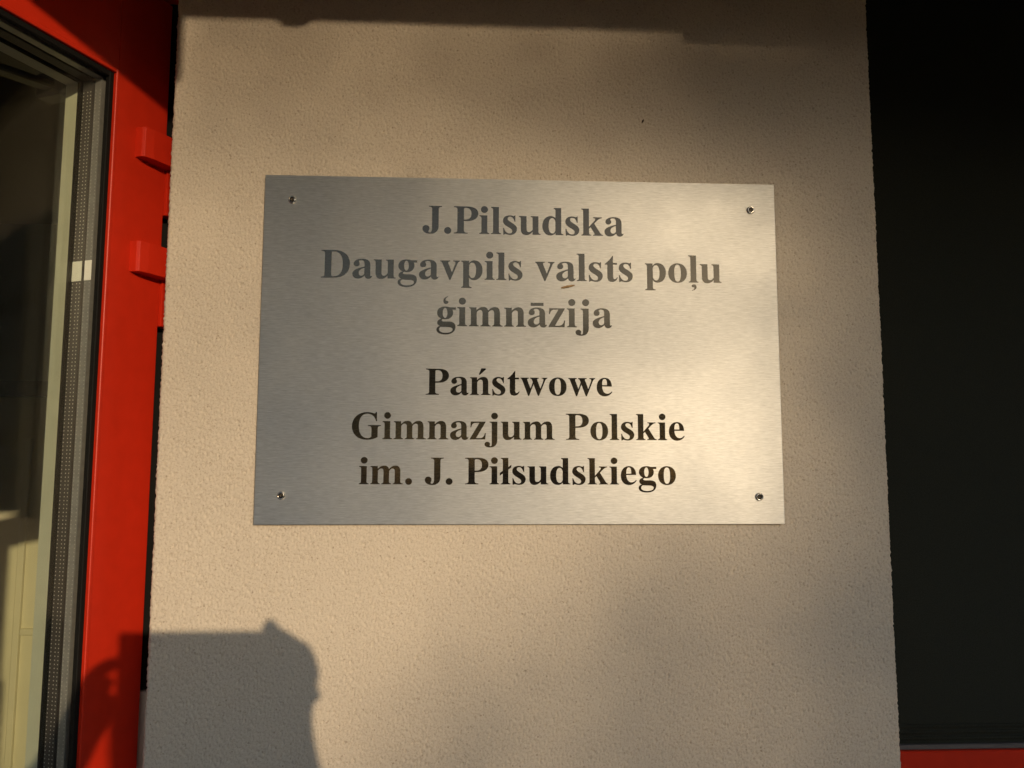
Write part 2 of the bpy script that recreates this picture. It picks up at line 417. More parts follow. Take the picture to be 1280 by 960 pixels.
# spacer bar perforations, their sun glints painted as pale dots, too small to pick apart: one mesh per bar
def dots(parent, n_list, face_u):
    bm = bmesh.new(); s = 0.00062
    z = 0.24
    while z < GZ1 - 0.02:
        for n in n_list:
            vs = [bm.verts.new((face_u, n + a, z + b)) for a, b in ((-s, -s), (s, -s), (s, s), (-s, s))]
            bm.faces.new(vs)
        z += 0.0042
    o = mesh_obj('perforation_glint', bm, 'glint_dot', parent); tag(o, kind='stuff')
fu = GU0 + 0.0005 + 0.0075 + 0.0003
dots(spA[0], (-0.0204, -0.0140), fu)
dots(spB[0], (-0.0385, -0.0325, -0.0280), fu)
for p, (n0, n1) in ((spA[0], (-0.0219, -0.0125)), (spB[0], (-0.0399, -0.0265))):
    db('painted_glint', 'glint_white', GU0 + 0.006, fu + 0.0004, n0, n1, 1.9185, 1.9410, parent=p)  # white block painted in for the sun glint on the bars
# hinges: a chunky red block on the leaf, a lower knuckle on the frame side
for zc in (2.0910, 1.9545):
    hg = prism('hinge', 'red_paint', door, [(0.0480, -0.001), (0.0474, 0.0085), (0.0455, 0.0122), (0.0345, 0.0150), (-0.004, 0.0175), (-0.030, 0.0175), (-0.030, 0.002), (-0.006, 0.0015), (-0.006, -0.001)], zc - 0.0180, zc + 0.0180, 0.0007)
    prism('knuckle', 'red_paint', hg, [(-0.0005, 0.004), (-0.0005, -0.006), (-0.024, -0.010), (-0.034, -0.002), (-0.034, 0.004)], zc - 0.074, zc - 0.0182, 0.0008)
    prism('hinge_pin', 'dark_metal', hg, [(-0.014 + 0.006 * math.cos(k * math.pi / 6), 0.008 + 0.006 * math.sin(k * math.pi / 6)) for k in range(12)], zc - 0.030, zc - 0.0181)
# closer arm on the inner side
cl = db('door_closer', 'dark_metal', 0.060, 0.40, -0.150, -0.085, 2.182, 2.232, 0.006)
bm = bmesh.new(); add_box(bm, 0, 0.36, -0.010, 0.010, -0.004, 0.004, 0.002)
arm = mesh_obj('closer_arm', bm, 'dark_metal', cl); arm.location = (0.066, -0.10, 2.162); arm.rotation_euler = (0, math.radians(4), math.radians(-9))
db('arm_bracket', 'dark_metal', 0.058, 0.082, -0.125, -0.085, 2.150, 2.181, 0.003, parent=cl)
hd = db('door_handle', 'dark_metal', 0.945, 0.975, 0.030, 0.055, 0.75, 1.55, 0.008)
for z in (0.80, 1.48): db('handle_mount', 'dark_metal', 0.952, 0.968, -0.001, 0.032, z, z + 0.02, parent=hd)

# ------------------------------------------------------------------ window in the recess on the other side of the pillar
win = empty('dark_window', (1.10, 0.12, 0)); tag(win, 'dark window with red metal frame recessed beside the pillar', 'window')
def wb(name, mat, x0, x1, y0, y1, z0, z1, bev=0.0, parent=None):
    return box(name, mat, parent or win, x0 - 1.10, x1 - 1.10, y0 - 0.12, y1 - 0.12, z0, z1, bev)
WX0, WX1 = 0.4285, 5.20
wb('frame_stile', 'red_paint', WX0, WX0 + 0.045, 0.12, 0.20, 0.10, 2.60, 0.0015)
wb('frame_stile', 'red_paint', WX1, WX1 + 0.07, 0.12, 0.20, 0.10, 2.60, 0.0015)
for mx in (1.70, 2.95, 4.20):
    wb('mullion', 'red_paint', mx, mx + 0.06, 0.112, 0.1198, 0.1802, 2.5198)
wb('transom', 'red_paint', WX0 + 0.0452, WX1 - 0.0002, 0.12, 0.20, 1.28, 1.3560, 0.0015)
wb('sill_rail', 'red_paint', WX0 + 0.0452, WX1 - 0.0002, 0.12, 0.20, 0.10, 0.18, 0.0015)
wb('head_rail', 'red_paint', WX0 + 0.0452, WX1 - 0.0002, 0.12, 0.20, 2.52, 2.60, 0.0015)
for a, b in ((1.3562, 2.5198), (0.1802, 1.2798)):
    wb('glazing_gasket', 'grey_gasket', WX0 + 0.0454, WX1 - 0.0004, 0.126, 0.132, a, a + 0.006, 0.0008)
    for k in range(3):
        wb('gasket_lip', 'screen_fabric', WX0 + 0.0454, WX1 - 0.0004, 0.133, 0.1365, a + 0.010 + 0.0075 * k, a + 0.0135 + 0.0075 * k, 0.0008)
    wb('glass_pane', 'window_glass', WX0 + 0.0453, WX1 - 0.0003, 0.140, 0.146, a, b)
    wb('screen_blind', 'screen_fabric', WX0 + 0.0454, WX1 - 0.0004, 0.1368, 0.1388, a + 0.001, b - 0.001)
tag(box('facade_wall', 'stucco', None, WX1 + 0.0705, 9.0, 0.10, 0.30, 0.0, 3.05), 'cream stucco wall beyond the dark window', 'wall')
tag(box('lintel_panel', 'canopy_metal', None, PX1 + 0.0008, WX1 + 0.070, 0.10, 0.30, 2.602, 3.05), 'dark metal lintel panel above the dark window', 'panel')
tag(box('parapet_wall', 'stucco', None, PX1 + 0.0008, WX1 + 0.070, 0.09, 0.30, 0.0, 0.098), 'low stucco plinth under the dark window', 'wall')

# ------------------------------------------------------------------ the plaque
PZ = 1.85; PF = -0.0055
plq = empty('steel_plaque', (0, 0, PZ)); tag(plq, 'brushed steel name plaque with black lettering screwed to the stucco pillar', 'plaque')
bm = add_box(bmesh.new(), -0.30, 0.30, PF, -0.0020, -0.2005, 0.2005, 0.0004, 2)
plate = mesh_obj('plate', bm, 'brushed_steel', plq)
for x, z in ((-0.2683, 0.1709), (0.2704, 0.1683), (0.2709, -0.1696), (-0.2706, -0.1685)):
    s = lathe('screw', 'screw_steel', plq, [(0.0047, 0.0), (0.0047, 0.0010), (0.0043, 0.0019), (0.0037, 0.0025), (0.0032, 0.0026), (0.0029, 0.0023), (0.0028, 0.0008), (0, 0.0008)], center=(x, PF, z))
    lathe('socket', 'socket_dark', s, [(0.0028, 0.0009), (0.0026, 0.0018), (0.0012, 0.0011), (0, 0.0011)], seg=6, center=(x, PF, z))

# bold roman letterforms, 1000 units to the em (M move, L line, C cubic; y up)
G = {
 '.': (250, 'O 125 71 85 85'),
 'i': (278, 'O 136 606 85 85 M16 461 L16 440 C50 436 66 424 66 384 L66 76 C66 36 52 24 16 20 L16 0 L255 0 L255 20 C220 24 205 36 205 76 L205 461 Z'),
 'l': (278, 'M16 676 L16 655 C50 651 66 639 66 599 L66 76 C66 36 52 24 16 20 L16 0 L255 0 L255 20 C220 24 205 36 205 76 L205 676 Z'),
 'ł': (278, 'M16 676 L16 655 C50 651 66 639 66 599 L66 345 L-8 292 L-8 222 L66 275 L66 76 C66 36 52 24 16 20 L16 0 L255 0 L255 20 C220 24 205 36 205 76 L205 375 L280 430 L280 500 L205 445 L205 676 Z'),
 'n': (556, 'M21 461 L21 440 C53 436 65 422 65 384 L65 76 C65 36 51 24 21 20 L21 0 L248 0 L248 20 C217 24 204 40 204 76 L204 330 C225 370 255 398 290 398 C330 398 345 372 345 312 L345 76 C345 38 333 24 302 20 L302 0 L539 0 L539 20 C500 24 484 38 484 76 L484 318 C484 420 440 473 362 473 C298 473 248 446 200 388 L200 461 Z'),
 'm': (833, 'M16 461 L16 440 C50 436 62 422 62 384 L62 76 C62 36 50 24 16 20 L16 0 L248 0 L248 20 C214 24 201 38 201 76 L201 335 C224 375 250 398 282 398 C322 398 338 372 338 312 L338 76 C338 38 325 24 290 20 L290 0 L528 0 L528 20 C492 24 477 38 477 76 L477 335 C500 375 528 398 560 398 C600 398 614 372 614 312 L614 76 C614 38 600 24 568 20 L568 0 L814 0 L814 20 C768 24 753 38 753 76 L753 318 C753 420 712 473 636 473 C572 473 522 446 472 386 C452 446 414 473 356 473 C296 473 244 446 196 388 L196 461 Z'),
 'u': (556, 'M16 461 L16 440 C52 436 63 424 63 384 L63 140 C63 40 108 -14 192 -14 C250 -14 300 14 346 68 L346 0 L537 0 L537 21 C500 24 487 36 487 76 L487 461 L303 461 L303 440 C335 436 348 424 348 384 L348 130 C325 90 292 64 258 64 C220 64 203 88 203 140 L203 461 Z'),
 'o': (500, 'M250 -14 C116 -14 25 84 25 228 C25 376 116 473 250 473 C386 473 476 376 476 228 C476 84 386 -14 250 -14 Z M250 20 C196 20 170 84 170 228 C170 374 196 440 250 440 C304 440 331 374 331 228 C331 84 304 20 250 20 Z'),
 'd': (556, 'M534 0 L534 20 C492 26 481 38 481 76 L481 676 L300 676 L300 655 C332 651 342 640 342 600 L342 420 C310 456 274 473 230 473 C110 473 25 370 25 226 C25 84 104 -14 222 -14 C270 -14 310 6 342 48 L342 0 Z M340 110 C320 62 298 40 268 40 C208 40 177 104 177 226 C177 356 210 422 266 422 C298 422 326 392 340 344 Z'),
 'p': (556, 'M19 461 L19 440 C54 436 66 422 66 384 L66 -128 C66 -168 52 -180 19 -184 L19 -205 L268 -205 L268 -184 C222 -180 205 -168 205 -128 L205 44 C238 4 270 -14 318 -14 C438 -14 524 90 524 234 C524 374 444 473 330 473 C278 473 238 452 202 404 L202 461 Z M207 346 C224 392 248 417 280 417 C338 417 370 356 370 228 C370 104 340 38 284 38 C252 38 224 66 207 116 Z'),
 'a': (500, 'M488 50 C470 8 438 -14 398 -14 C350 -14 318 10 308 60 C262 12 214 -14 158 -14 C78 -14 25 34 25 108 C25 184 90 224 304 284 L304 352 C304 414 280 440 226 440 C196 440 170 428 170 410 C170 394 192 390 192 350 C192 310 162 284 120 284 C78 284 50 310 50 348 C50 420 128 473 248 473 C376 473 440 424 440 318 L440 96 C440 66 446 52 458 52 C466 52 472 56 478 64 Z M302 252 L302 108 C282 76 258 60 230 60 C192 60 170 86 170 130 C170 186 212 224 302 252 Z'),
 'e': (444, 'M426 104 L408 118 C374 74 338 56 296 56 C218 56 168 128 164 244 L414 244 C412 390 342 473 230 473 C108 473 25 370 25 224 C25 80 106 -14 230 -14 C316 -14 380 26 426 104 Z M164 280 L292 280 C292 392 276 438 230 438 C186 438 164 392 164 280 Z'),
 's': (389, 'M322 316 L302 316 C280 400 246 438 196 438 C160 438 138 418 138 388 C138 354 170 330 244 284 C326 234 361 192 361 134 C361 46 292 -14 196 -14 C166 -14 132 -6 104 2 C84 8 66 4 54 -14 L34 -14 L28 158 L48 158 C74 68 122 22 180 22 C222 22 248 44 248 80 C248 116 222 138 144 184 C58 236 25 278 25 338 C25 418 90 473 180 473 C214 473 240 466 266 458 C284 452 298 458 304 473 L324 473 Z'),
 't': (333, 'M222 461 L318 461 L318 416 L222 416 L222 120 C222 76 234 58 260 58 C282 58 300 74 318 106 L334 96 C306 22 262 -12 196 -12 C124 -12 84 30 84 110 L84 416 L22 416 L22 434 C94 488 152 550 202 630 L222 630 Z'),
 'g': (500, 'M483 454 L483 398 L400 398 C412 374 418 350 418 322 C418 222 342 160 228 160 C206 160 190 162 176 166 C160 156 150 144 150 132 C150 116 168 108 214 108 L312 108 C424 108 478 66 478 -24 C478 -134 384 -206 240 -206 C108 -206 28 -160 28 -88 C28 -44 56 -12 108 2 C68 18 46 44 46 80 C46 124 78 156 138 178 C76 208 40 258 40 318 C40 410 116 473 232 473 C274 473 308 466 340 454 Z O 229 316 56 122 M128 -22 C104 -38 94 -58 94 -82 C94 -132 146 -164 238 -164 C342 -164 410 -132 410 -84 C410 -46 372 -28 290 -26 C220 -24 172 -22 128 -22 Z'),
 'v': (500, 'M21 461 L21 440 C46 436 58 424 76 384 L240 -14 L268 -14 L424 366 C444 414 458 434 485 440 L485 461 L328 461 L328 440 C366 437 380 428 380 406 C380 394 376 378 368 358 L300 172 L226 362 C216 388 212 400 212 410 C212 430 226 438 258 440 L258 461 Z'),
 'w': (722, 'M23 461 L23 440 C48 434 58 420 74 378 L216 -14 L244 -14 L356 290 L466 -14 L494 -14 L646 370 C664 414 678 434 707 440 L707 461 L560 461 L560 440 C596 437 608 428 608 408 C608 396 604 380 596 358 L532 176 L462 366 C452 392 448 402 448 412 C448 432 462 438 492 440 L492 461 L268 461 L268 440 C296 436 306 428 322 386 L336 346 L278 176 L210 362 C200 390 196 402 196 412 C196 430 208 437 238 440 L238 461 Z'),
 'z': (444, 'M40 461 L32 314 L54 314 C68 392 106 426 176 426 L256 426 L21 20 L21 0 L404 0 L420 164 L396 164 C376 74 338 36 258 36 L176 36 L410 441 L410 461 Z'),
 'j': (333, 'O 192 606 85 85 M66 461 L66 440 C108 436 124 424 124 384 L124 -100 C124 -150 116 -172 94 -172 C80 -172 72 -164 72 -152 C72 -140 80 -134 80 -112 C80 -80 52 -58 16 -58 C-26 -58 -57 -84 -57 -122 C-57 -172 -4 -203 78 -203 C198 -203 263 -140 263 -14 L263 461 Z'),
 'k': (556, 'M22 676 L22 655 C56 651 68 640 68 600 L68 76 C68 36 54 24 22 20 L22 0 L258 0 L258 20 C220 24 207 38 207 76 L207 172 L244 212 L322 84 C336 60 340 50 340 42 C340 28 330 22 302 20 L302 0 L543 0 L543 20 C510 24 496 36 468 80 L334 300 L384 354 C432 406 462 430 518 440 L518 461 L308 461 L308 440 C344 437 356 430 356 414 C356 398 344 378 312 342 L207 222 L207 676 Z'),
 'D': (722, 'M14 676 L14 655 C78 652 98 636 98 588 L98 88 C98 40 78 24 14 20 L14 0 L320 0 C540 0 685 130 685 336 C685 546 548 676 320 676 Z M254 640 L300 640 C444 640 518 540 518 336 C518 136 450 36 304 36 C268 36 254 50 254 84 Z'),
 'P': (611, 'M16 676 L16 655 C84 652 102 636 102 588 L102 88 C102 40 84 24 16 20 L16 0 L350 0 L350 20 C280 24 258 40 258 88 L258 312 L322 312 C498 312 600 384 600 500 C600 612 506 676 340 676 Z M258 348 L258 600 C258 630 268 640 298 640 C392 640 436 596 436 496 C436 392 388 348 286 348 Z'),
 'J': (500, 'M170 676 L170 655 C232 652 250 638 250 590 L250 120 C250 50 232 18 198 18 C180 18 168 28 168 42 C168 60 190 74 190 116 C190 166 156 196 108 196 C58 196 24 162 24 112 C24 34 96 -18 204 -18 C336 -18 406 50 406 176 L406 590 C406 638 424 652 484 655 L484 676 Z'),
 'G': (778, 'M652 691 L628 691 C618 668 606 658 588 658 C576 658 562 662 540 670 C500 684 458 691 410 691 C196 691 37 540 37 332 C37 122 190 -19 412 -19 C512 -19 604 8 676 52 L676 262 C676 318 692 334 755 338 L755 358 L430 358 L430 338 C500 334 520 318 520 266 L520 60 C494 36 466 24 430 24 C290 24 208 140 208 340 C208 540 284 648 418 648 C524 648 598 580 632 456 L656 456 Z'),
 ' ': (250, ''),
}
G['ń'] = (556, G['n'][1] + ' M238 528 L274 528 L424 668 C424 690 410 694 396 694 L306 694 Z')
G['ā'] = (500, G['a'][1] + ' M96 512 L404 512 L404 590 L96 590 Z')
G['ļ'] = (278, G['l'][1] + ' M140 -45 C180 -45 205 -72 205 -110 C205 -160 160 -190 95 -200 L92 -185 C130 -175 152 -155 152 -130 C152 -118 140 -118 128 -118 C100 -118 85 -102 85 -82 C85 -60 108 -45 140 -45 Z')
G['ģ'] = (500, G['g'][1] + ' M250 535 C210 535 185 562 185 605 C185 660 228 706 296 722 L299 706 C258 692 238 664 238 634 C238 616 250 612 262 612 C290 612 308 596 308 574 C308 550 284 535 250 535 Z')

def flatten(path):
    """contours of points from the path text"""
    import re
    tk = re.findall(r'[MLCZO]|-?\d+\.?\d*', path); out = []; cur = None; i = 0
    def num(k): return [float(v) for v in tk[i:i + k]]
    while i < len(tk):
        c = tk[i]; i += 1
        if c == 'M':
            x, y = num(2); i += 2; cur = [(x, y)]
        elif c == 'L':
            x, y = num(2); i += 2; cur.append((x, y))
        elif c == 'C':
            a = num(6); i += 6; p0 = cur[-1]
            for k in range(1, 9):
                s = k / 8.0; q = 1 - s
                cur.append((q**3 * p0[0] + 3*q*q*s*a[0] + 3*q*s*s*a[2] + s**3 * a[4], q**3 * p0[1] + 3*q*q*s*a[1] + 3*q*s*s*a[3] + s**3 * a[5]))
        elif c == 'Z':
            out.append(cur)
        elif c == 'O':
            cx, cy, rx, ry = num(4); i += 4
            out.append([(cx + rx * math.cos(k * math.pi / 16), cy + ry * math.sin(k * math.pi / 16)) for k in range(32)])
    return out
GF = {k: flatten(v[1]) for k, v in G.items()}
def text_line(s, xl, xr, zb, em):
    """one printed line: its ink runs from xl to xr, baseline at zb, letter height from em"""
    pen = 0; items = []; lo = 1e9; hi = -1e9
    for ch in s:
        for c in GF[ch]:
            lo = min(lo, pen + min(p[0] for p in c)); hi = max(hi, pen + max(p[0] for p in c))
        items.append((ch, pen)); pen += G[ch][0]
    sx = (xr - xl) / (hi - lo)
    cu = bpy.data.curves.new('text_line', 'CURVE'); cu.dimensions = '2D'; cu.fill_mode = 'BOTH'; cu.extrude = 0.00012
    for ch, p0 in items:
        for c in GF[ch]:
            sp = cu.splines.new('POLY'); sp.points.add(len(c) - 1); sp.use_cyclic_u = True
            for pt, (x, y) in zip(sp.points, c):
                pt.co = (xl + (p0 + x - lo) * sx, y * em / 1000.0, 0, 1)
    ob = bpy.data.objects.new('tmp_text', cu); COL.objects.link(ob)
    dg = bpy.context.evaluated_depsgraph_get()
    me = bpy.data.meshes.new_from_object(ob.evaluated_get(dg))
    bpy.data.objects.remove(ob); bpy.data.curves.remove(cu)
    me.name = 'text_line'
    me.transform(Matrix.Translation((0, PF - 0.0001, zb - PZ)) @ Matrix.Rotation(math.pi / 2, 4, 'X'))
    me.materials.clear(); me.materials.append(M['letter_black'])
    o = link(bpy.data.objects.new('text_line', me), plq)
    return o
LINES = [('J.Pilsudska', -0.1179, 0.1179, 1.9843, 0.0482), ('Daugavpils valsts poļu', -0.2334, 0.2334, 1.9298, 0.0482),
         ('ģimnāzija', -0.1004, 0.1029, 1.8750, 0.0482), ('Państwowe', -0.1118, 0.1025, 1.7955, 0.0442),
         ('Gimnazjum Polskie', -0.1942, 0.1858, 1.7448, 0.0442), ('im. J. Piłsudskiego', -0.1851, 0.1746, 1.6942, 0.0442)]
for a in LINES:
    text_line(*a)

# ------------------------------------------------------------------ unseen wood added to block low sky light
def build_sky_blocker():
    g = np.random.default_rng(21); n = 26000
    ang = g.uniform(math.radians(-200), math.radians(20), n)             # round the open side of the yard
    rad = 120 + g.normal(0, 5.0, n)
    top = 21.2 + 0.5 * np.sin(ang * 23) + 0.4 * np.sin(ang * 61 + 1) + 0.3 * np.sin(ang * 140)
    zz = top * (1 - g.random(n) ** 1.6 * 0.98)
    c = np.stack([rad * np.cos(ang), rad * np.sin(ang), zz], -1)
    a = g.normal(size=(n, 3)); a /= np.linalg.norm(a, axis=1)[:, None]; b = np.cross(a, g.normal(size=(n, 3))); b /= np.linalg.norm(b, axis=1)[:, None]
    s = g.uniform(0.9, 1.7, n)[:, None]
    co = np.stack([c - a * s, c - b * s * 0.6, c + a * s, c + b * s * 0.6], 1).reshape(-1, 3); co[:, 2] = np.maximum(co[:, 2], 0.01)
    me = bpy.data.meshes.new('sky_blocking_wood')
    me.from_pydata(co.tolist(), [], np.arange(4 * n).reshape(n, 4).tolist()); me.materials.append(M['leaf'])
    tag(link(bpy.data.objects.new('sky_blocking_wood', me)), 'unseen dark green wood added to block the low sky', 'wood', kind='stuff')
build_sky_blocker()

# ------------------------------------------------------------------ small things stuck on
def husk(name, mat, p0, p1, r, y, label, cat, seg=9):
    bm = bmesh.new(); A = Vector((p0[0], y, p0[1])); B = Vector((p1[0], y, p1[1])); ax = (B - A); L = ax.length; ax.normalize()
    sd = ax.cross(Vector((0, 1, 0))).normalized(); out = Vector((0, -1, 0)); rings = []
    mid = (A + B) / 2
    for k in range(seg + 1):
        t = k / seg; w = r * (0.25 + 0.75 * math.sin(math.pi * min(1, 0.12 + 0.8 * t)) ** 0.8) * (1 + 0.22 * random.uniform(-1, 1))
        c = A + ax * L * t - mid
        rings.append([bm.verts.new(c + sd * w * math.cos(q * math.pi / 4) + out * (w * 0.8 * (1 + math.sin(q * math.pi / 4)) - 0.0002)) for q in range(8)])
    for a, b in zip(rings, rings[1:]):
        for q in range(8): bm.faces.new((a[q], a[(q + 1) % 8], b[(q + 1) % 8], b[q]))
    bm.faces.new(rings[0][::-1]); bm.faces.new(rings[-1])
    bmesh.ops.recalc_face_normals(bm, faces=bm.faces[:])
    o = mesh_obj(name, bm, mat); o.location = mid
    return tag(o, label, cat)
husk('seed_husk', 'seed_husk', (0.0438, 1.9212), (0.0594, 1.9246), 0.0015, PF, 'small brown dried husk stuck on the steel plaque', 'husk')
husk('dark_fleck', 'dark_fleck', (0.1427, 2.1258), (0.1452, 2.1305), 0.0011, 0.0003, 'tiny dark brown fleck on the stucco above the plaque', 'fleck', 5)

# ------------------------------------------------------------------ tree across the yard that dapples the light
def build_tree(name, base, H, crown, label, cat_group, nleaf, boughs, seed):
    rr = random.Random(seed); root = empty(name, base); tag(root, label, 'tree')
    bm = bmesh.new()
    def limb(p0, p1, r0, r1, n=7, seg=8, wob=0.06):
        p0 = Vector(p0); p1 = Vector(p1); ax = (p1 - p0).normalized(); s = ax.orthogonal().normalized(); q = ax.cross(s); prev = None
        off = Vector((0, 0, 0))
        for k in range(n + 1):
            t = k / n
            if 0 < k: off = off + Vector((rr.uniform(-wob, wob), rr.uniform(-wob, wob), 0)) * (1 - t)
            c = p0.lerp(p1, t) + off * math.sin(math.pi * t); r = r0 + (r1 - r0) * t
            ring = [bm.verts.new(c + (s * math.cos(2 * math.pi * j / seg) + q * math.sin(2 * math.pi * j / seg)) * r) for j in range(seg)]
            if prev:
                for j in range(seg): bm.faces.new((prev[j], prev[(j + 1) % seg], ring[(j + 1) % seg], ring[j]))
            prev = ring
    top = Vector((0.1, 0, H * 0.93)); limb((0, 0, -0.1), top, 0.16, 0.03, 12)
    ends = []
    for k in range(16):
        z = H * (0.32 + 0.55 * k / 15); a = k * 2.399 + rr.uniform(-.3, .3); L = crown * (1.0 - 0.55 * abs(k / 15 - 0.4))
        e = Vector((math.cos(a) * L, math.sin(a) * L, z + 0.45 * L)); limb((0, 0, z), e, 0.05, 0.012, 6); ends.append((Vector((0, 0, z)), e))
    for e in boughs:
        e = Vector(e) - Vector(base); z = e.z - 0.5; limb((0, 0, z), e, 0.03, 0.006, 8); ends.append((Vector((0, 0, z)), e))
    mesh_obj('trunk', bm, 'bark', root, smooth=True)
    pts = []
    while len(pts) < nleaf:
        a, e = rr.choice(ends); t = rr.uniform(0.3, 1.08); c = a.lerp(e, t); s = 0.30
        pts.append(c + Vector((rr.gauss(0, s), rr.gauss(0, s), rr.gauss(0, s * 0.8))))
    return root, pts, rr
def leaf_mesh(root, pts, rr, size):
    co = []; fa = []
    for p in pts:
        n = Vector((rr.gauss(0, 1), rr.gauss(0, 1), rr.gauss(0, 1))).normalized(); s = n.orthogonal().normalized(); q = n.cross(s)
        a = rr.uniform(0, 6.28); s, q = s * math.cos(a) + q * math.sin(a), q * math.cos(a) - s * math.sin(a)
        L = size * rr.uniform(0.7, 1.3); w = L * 0.36; b = len(co)
        co += [p - s * L * 0.5, p - q * w * 0.8 - s * L * 0.1 + n * w * 0.2, p + s * L * 0.5, p + q * w * 0.8 - s * L * 0.1 + n * w * 0.2]
        fa += [(b, b + 1, b + 2), (b, b + 2, b + 3)]
    me = bpy.data.meshes.new('crown'); me.from_pydata([tuple(c) for c in co], [], fa); me.materials.append(M['leaf'])
    return tag(link(bpy.data.objects.new('crown', me), root), kind='stuff')
TY = -16.0
def at_wall(x, z, y=TY):          # the point at depth y whose sun shadow falls on wall point (x, z)
    k = -y / SUND.y
    return Vector((x - SUND.x * k, y, z - SUND.z * k))
base = at_wall(1.25, 0, TY); base.z = 0
root, pts, rr = build_tree('yard_tree', tuple(base), 6.2, 1.5, 'leafy tree standing across the paved yard opposite the entrance', None, 5200,
                           [at_wall(0.52, 2.15), at_wall(0.48, 1.45), at_wall(0.58, 1.8)], 5)
# outer leaves: density shaped to cast the soft shade on pillar and window
def tau(x, z):
    sg = lambda v: 1 / (1 + math.exp(-max(-40, min(40, v))))
    t = 0.60 * sg((z - 2.05) / 0.05) + 0.14
    t += 1.65 * sg((x - 0.345) / 0.03)
    t += 3.4 * math.exp(-((x - 0.36) / 0.22) ** 2 - ((z - 2.17) / 0.105) ** 2)
    t += 0.15 * math.exp(-((x - 0.02) / 0.20) ** 2 - ((z - 2.16) / 0.12) ** 2)
    t += 1.1 * sg(((x + 0.06) - 0.9 * (z - 1.5)) / 0.05) * sg((1.58 - z) / 0.05)
    t -= 0.25 * math.exp(-((x - 0.37) / 0.06) ** 2 - ((z - 1.93) / 0.06) ** 2)
    t -= 0.25 * sg((1.72 - z) / 0.05) * sg((0.05 - x) / 0.05)
    t += 2.5 * sg((x - 0.52) / 0.04)
    return max(0, t)
LS = 0.036; area = 0.148 * LS * LS
pts = [p for p in pts if (p.x + base.x + SUND.x * (-(p.y + base.y)) / SUND.y * 1.0) > 0.62 or False]
n_try = int((1.1 - (-0.45)) * (2.5 - 1.2) * 5.0 / area)
for _ in range(n_try):
    x = rr.uniform(-0.45, 1.1); z = rr.uniform(1.2, 2.5)
    if rr.random() < tau(x, z) / 5.0:
        yy = TY + rr.uniform(-0.55, 0.55)
        pts.append(at_wall(x, z, yy) - base)
leaf_mesh(root, pts, rr, LS)

# ------------------------------------------------------------------ the photographer, whose shadow falls on the pillar and the door
def skin_mesh(name, mat, parent, nodes, edges, root, sub=2):
    """nodes: {key: ((x, y, z), (rx, ry))}; grown with Skin + Subdivision and baked to a mesh"""
    keys = list(nodes); ix = {k: i for i, k in enumerate(keys)}
    me = bpy.data.meshes.new(name); me.from_pydata([nodes[k][0] for k in keys], [(ix[a], ix[b]) for a, b in edges], [])
    ob = bpy.data.objects.new('tmp_skin', me); COL.objects.link(ob)
    md = ob.modifiers.new('Skin', 'SKIN'); md.use_smooth_shade = True; md.branch_smoothing = 0.6
    sv = me.skin_vertices[0].data if me.skin_vertices else None
    if sv is None:
        bpy.context.view_layer.objects.active = ob
        bm = bmesh.new(); bm.from_mesh(me); bm.verts.layers.skin.verify(); bm.to_mesh(me); bm.free()
        sv = me.skin_vertices[0].data
    for k in keys:
        r = nodes[k][1]; sv[ix[k]].radius = r if isinstance(r, tuple) else (r, r); sv[ix[k]].use_root = (k == root)
    s2 = ob.modifiers.new('Sub', 'SUBSURF'); s2.levels = sub; s2.render_levels = sub
    dg = bpy.context.evaluated_depsgraph_get(); dg.update()
    out = bpy.data.meshes.new_from_object(ob.evaluated_get(dg)); out.name = name
    bpy.data.objects.remove(ob)
    out.materials.clear(); out.materials.append(M[mat])
    return link(bpy.data.objects.new(name, out), parent)
PB = Vector((0.14, -1.38, 0.0))
per = empty('person', tuple(PB)); tag(per, 'person in dark jacket raising a phone with both hands', 'person')
def L(x, y, z): return (x - PB.x, y - PB.y, z)
J = {
 'pel': (L(.14, -1.38, .93), (.115, .15)), 'waist': (L(.14, -1.385, 1.08), (.105, .14)), 'chest': (L(.14, -1.385, 1.27), (.11, .165)),
 'neck0': (L(.14, -1.375, 1.43), .075), 'neck1': (L(.14, -1.362, 1.49), .055), 'head0': (L(.142, -1.345, 1.560), (.072, .066)),
 'head1': (L(.142, -1.345, 1.625), (.088, .074)), 'head2': (L(.142, -1.352, 1.678), (.072, .062)),
 'hipL': (L(.05, -1.38, .88), .095), 'kneeL': (L(.04, -1.37, .50), .062), 'ankL': (L(.035, -1.40, .10), .042), 'toeL': (L(.02, -1.25, .04), .035),
 'hipR': (L(.23, -1.38, .88), .095), 'kneeR': (L(.24, -1.37, .50), .062), 'ankR': (L(.245, -1.40, .10), .042), 'toeR': (L(.27, -1.25, .04), .035),
 'shL': (L(-.035, -1.375, 1.415), .062), 'elL': (L(-.185, -1.165, 1.415), .046), 'wrL': (L(-.118, -1.005, 1.615), .029), 'paL': (L(-.100, -.985, 1.660), (.036, .024)),
 'shR': (L(.315, -1.375, 1.415), .062), 'elR': (L(.225, -1.160, 1.400), .046), 'wrR': (L(.108, -1.005, 1.615), .031), 'paR': (L(.098, -.985, 1.680), (.038, .027)),
}
E_ = [('pel', 'waist'), ('waist', 'chest'), ('chest', 'neck0'), ('neck0', 'neck1'), ('neck1', 'head0'), ('head0', 'head1'), ('head1', 'head2'),
      ('chest', 'shL'), ('shL', 'elL'), ('elL', 'wrL'), ('wrL', 'paL'), ('chest', 'shR'), ('shR', 'elR'), ('elR', 'wrR'), ('wrR', 'paR'),
      ('pel', 'hipL'), ('hipL', 'kneeL'), ('kneeL', 'ankL'), ('ankL', 'toeL'), ('pel', 'hipR'), ('hipR', 'kneeR'), ('kneeR', 'ankR'), ('ankR', 'toeR')]
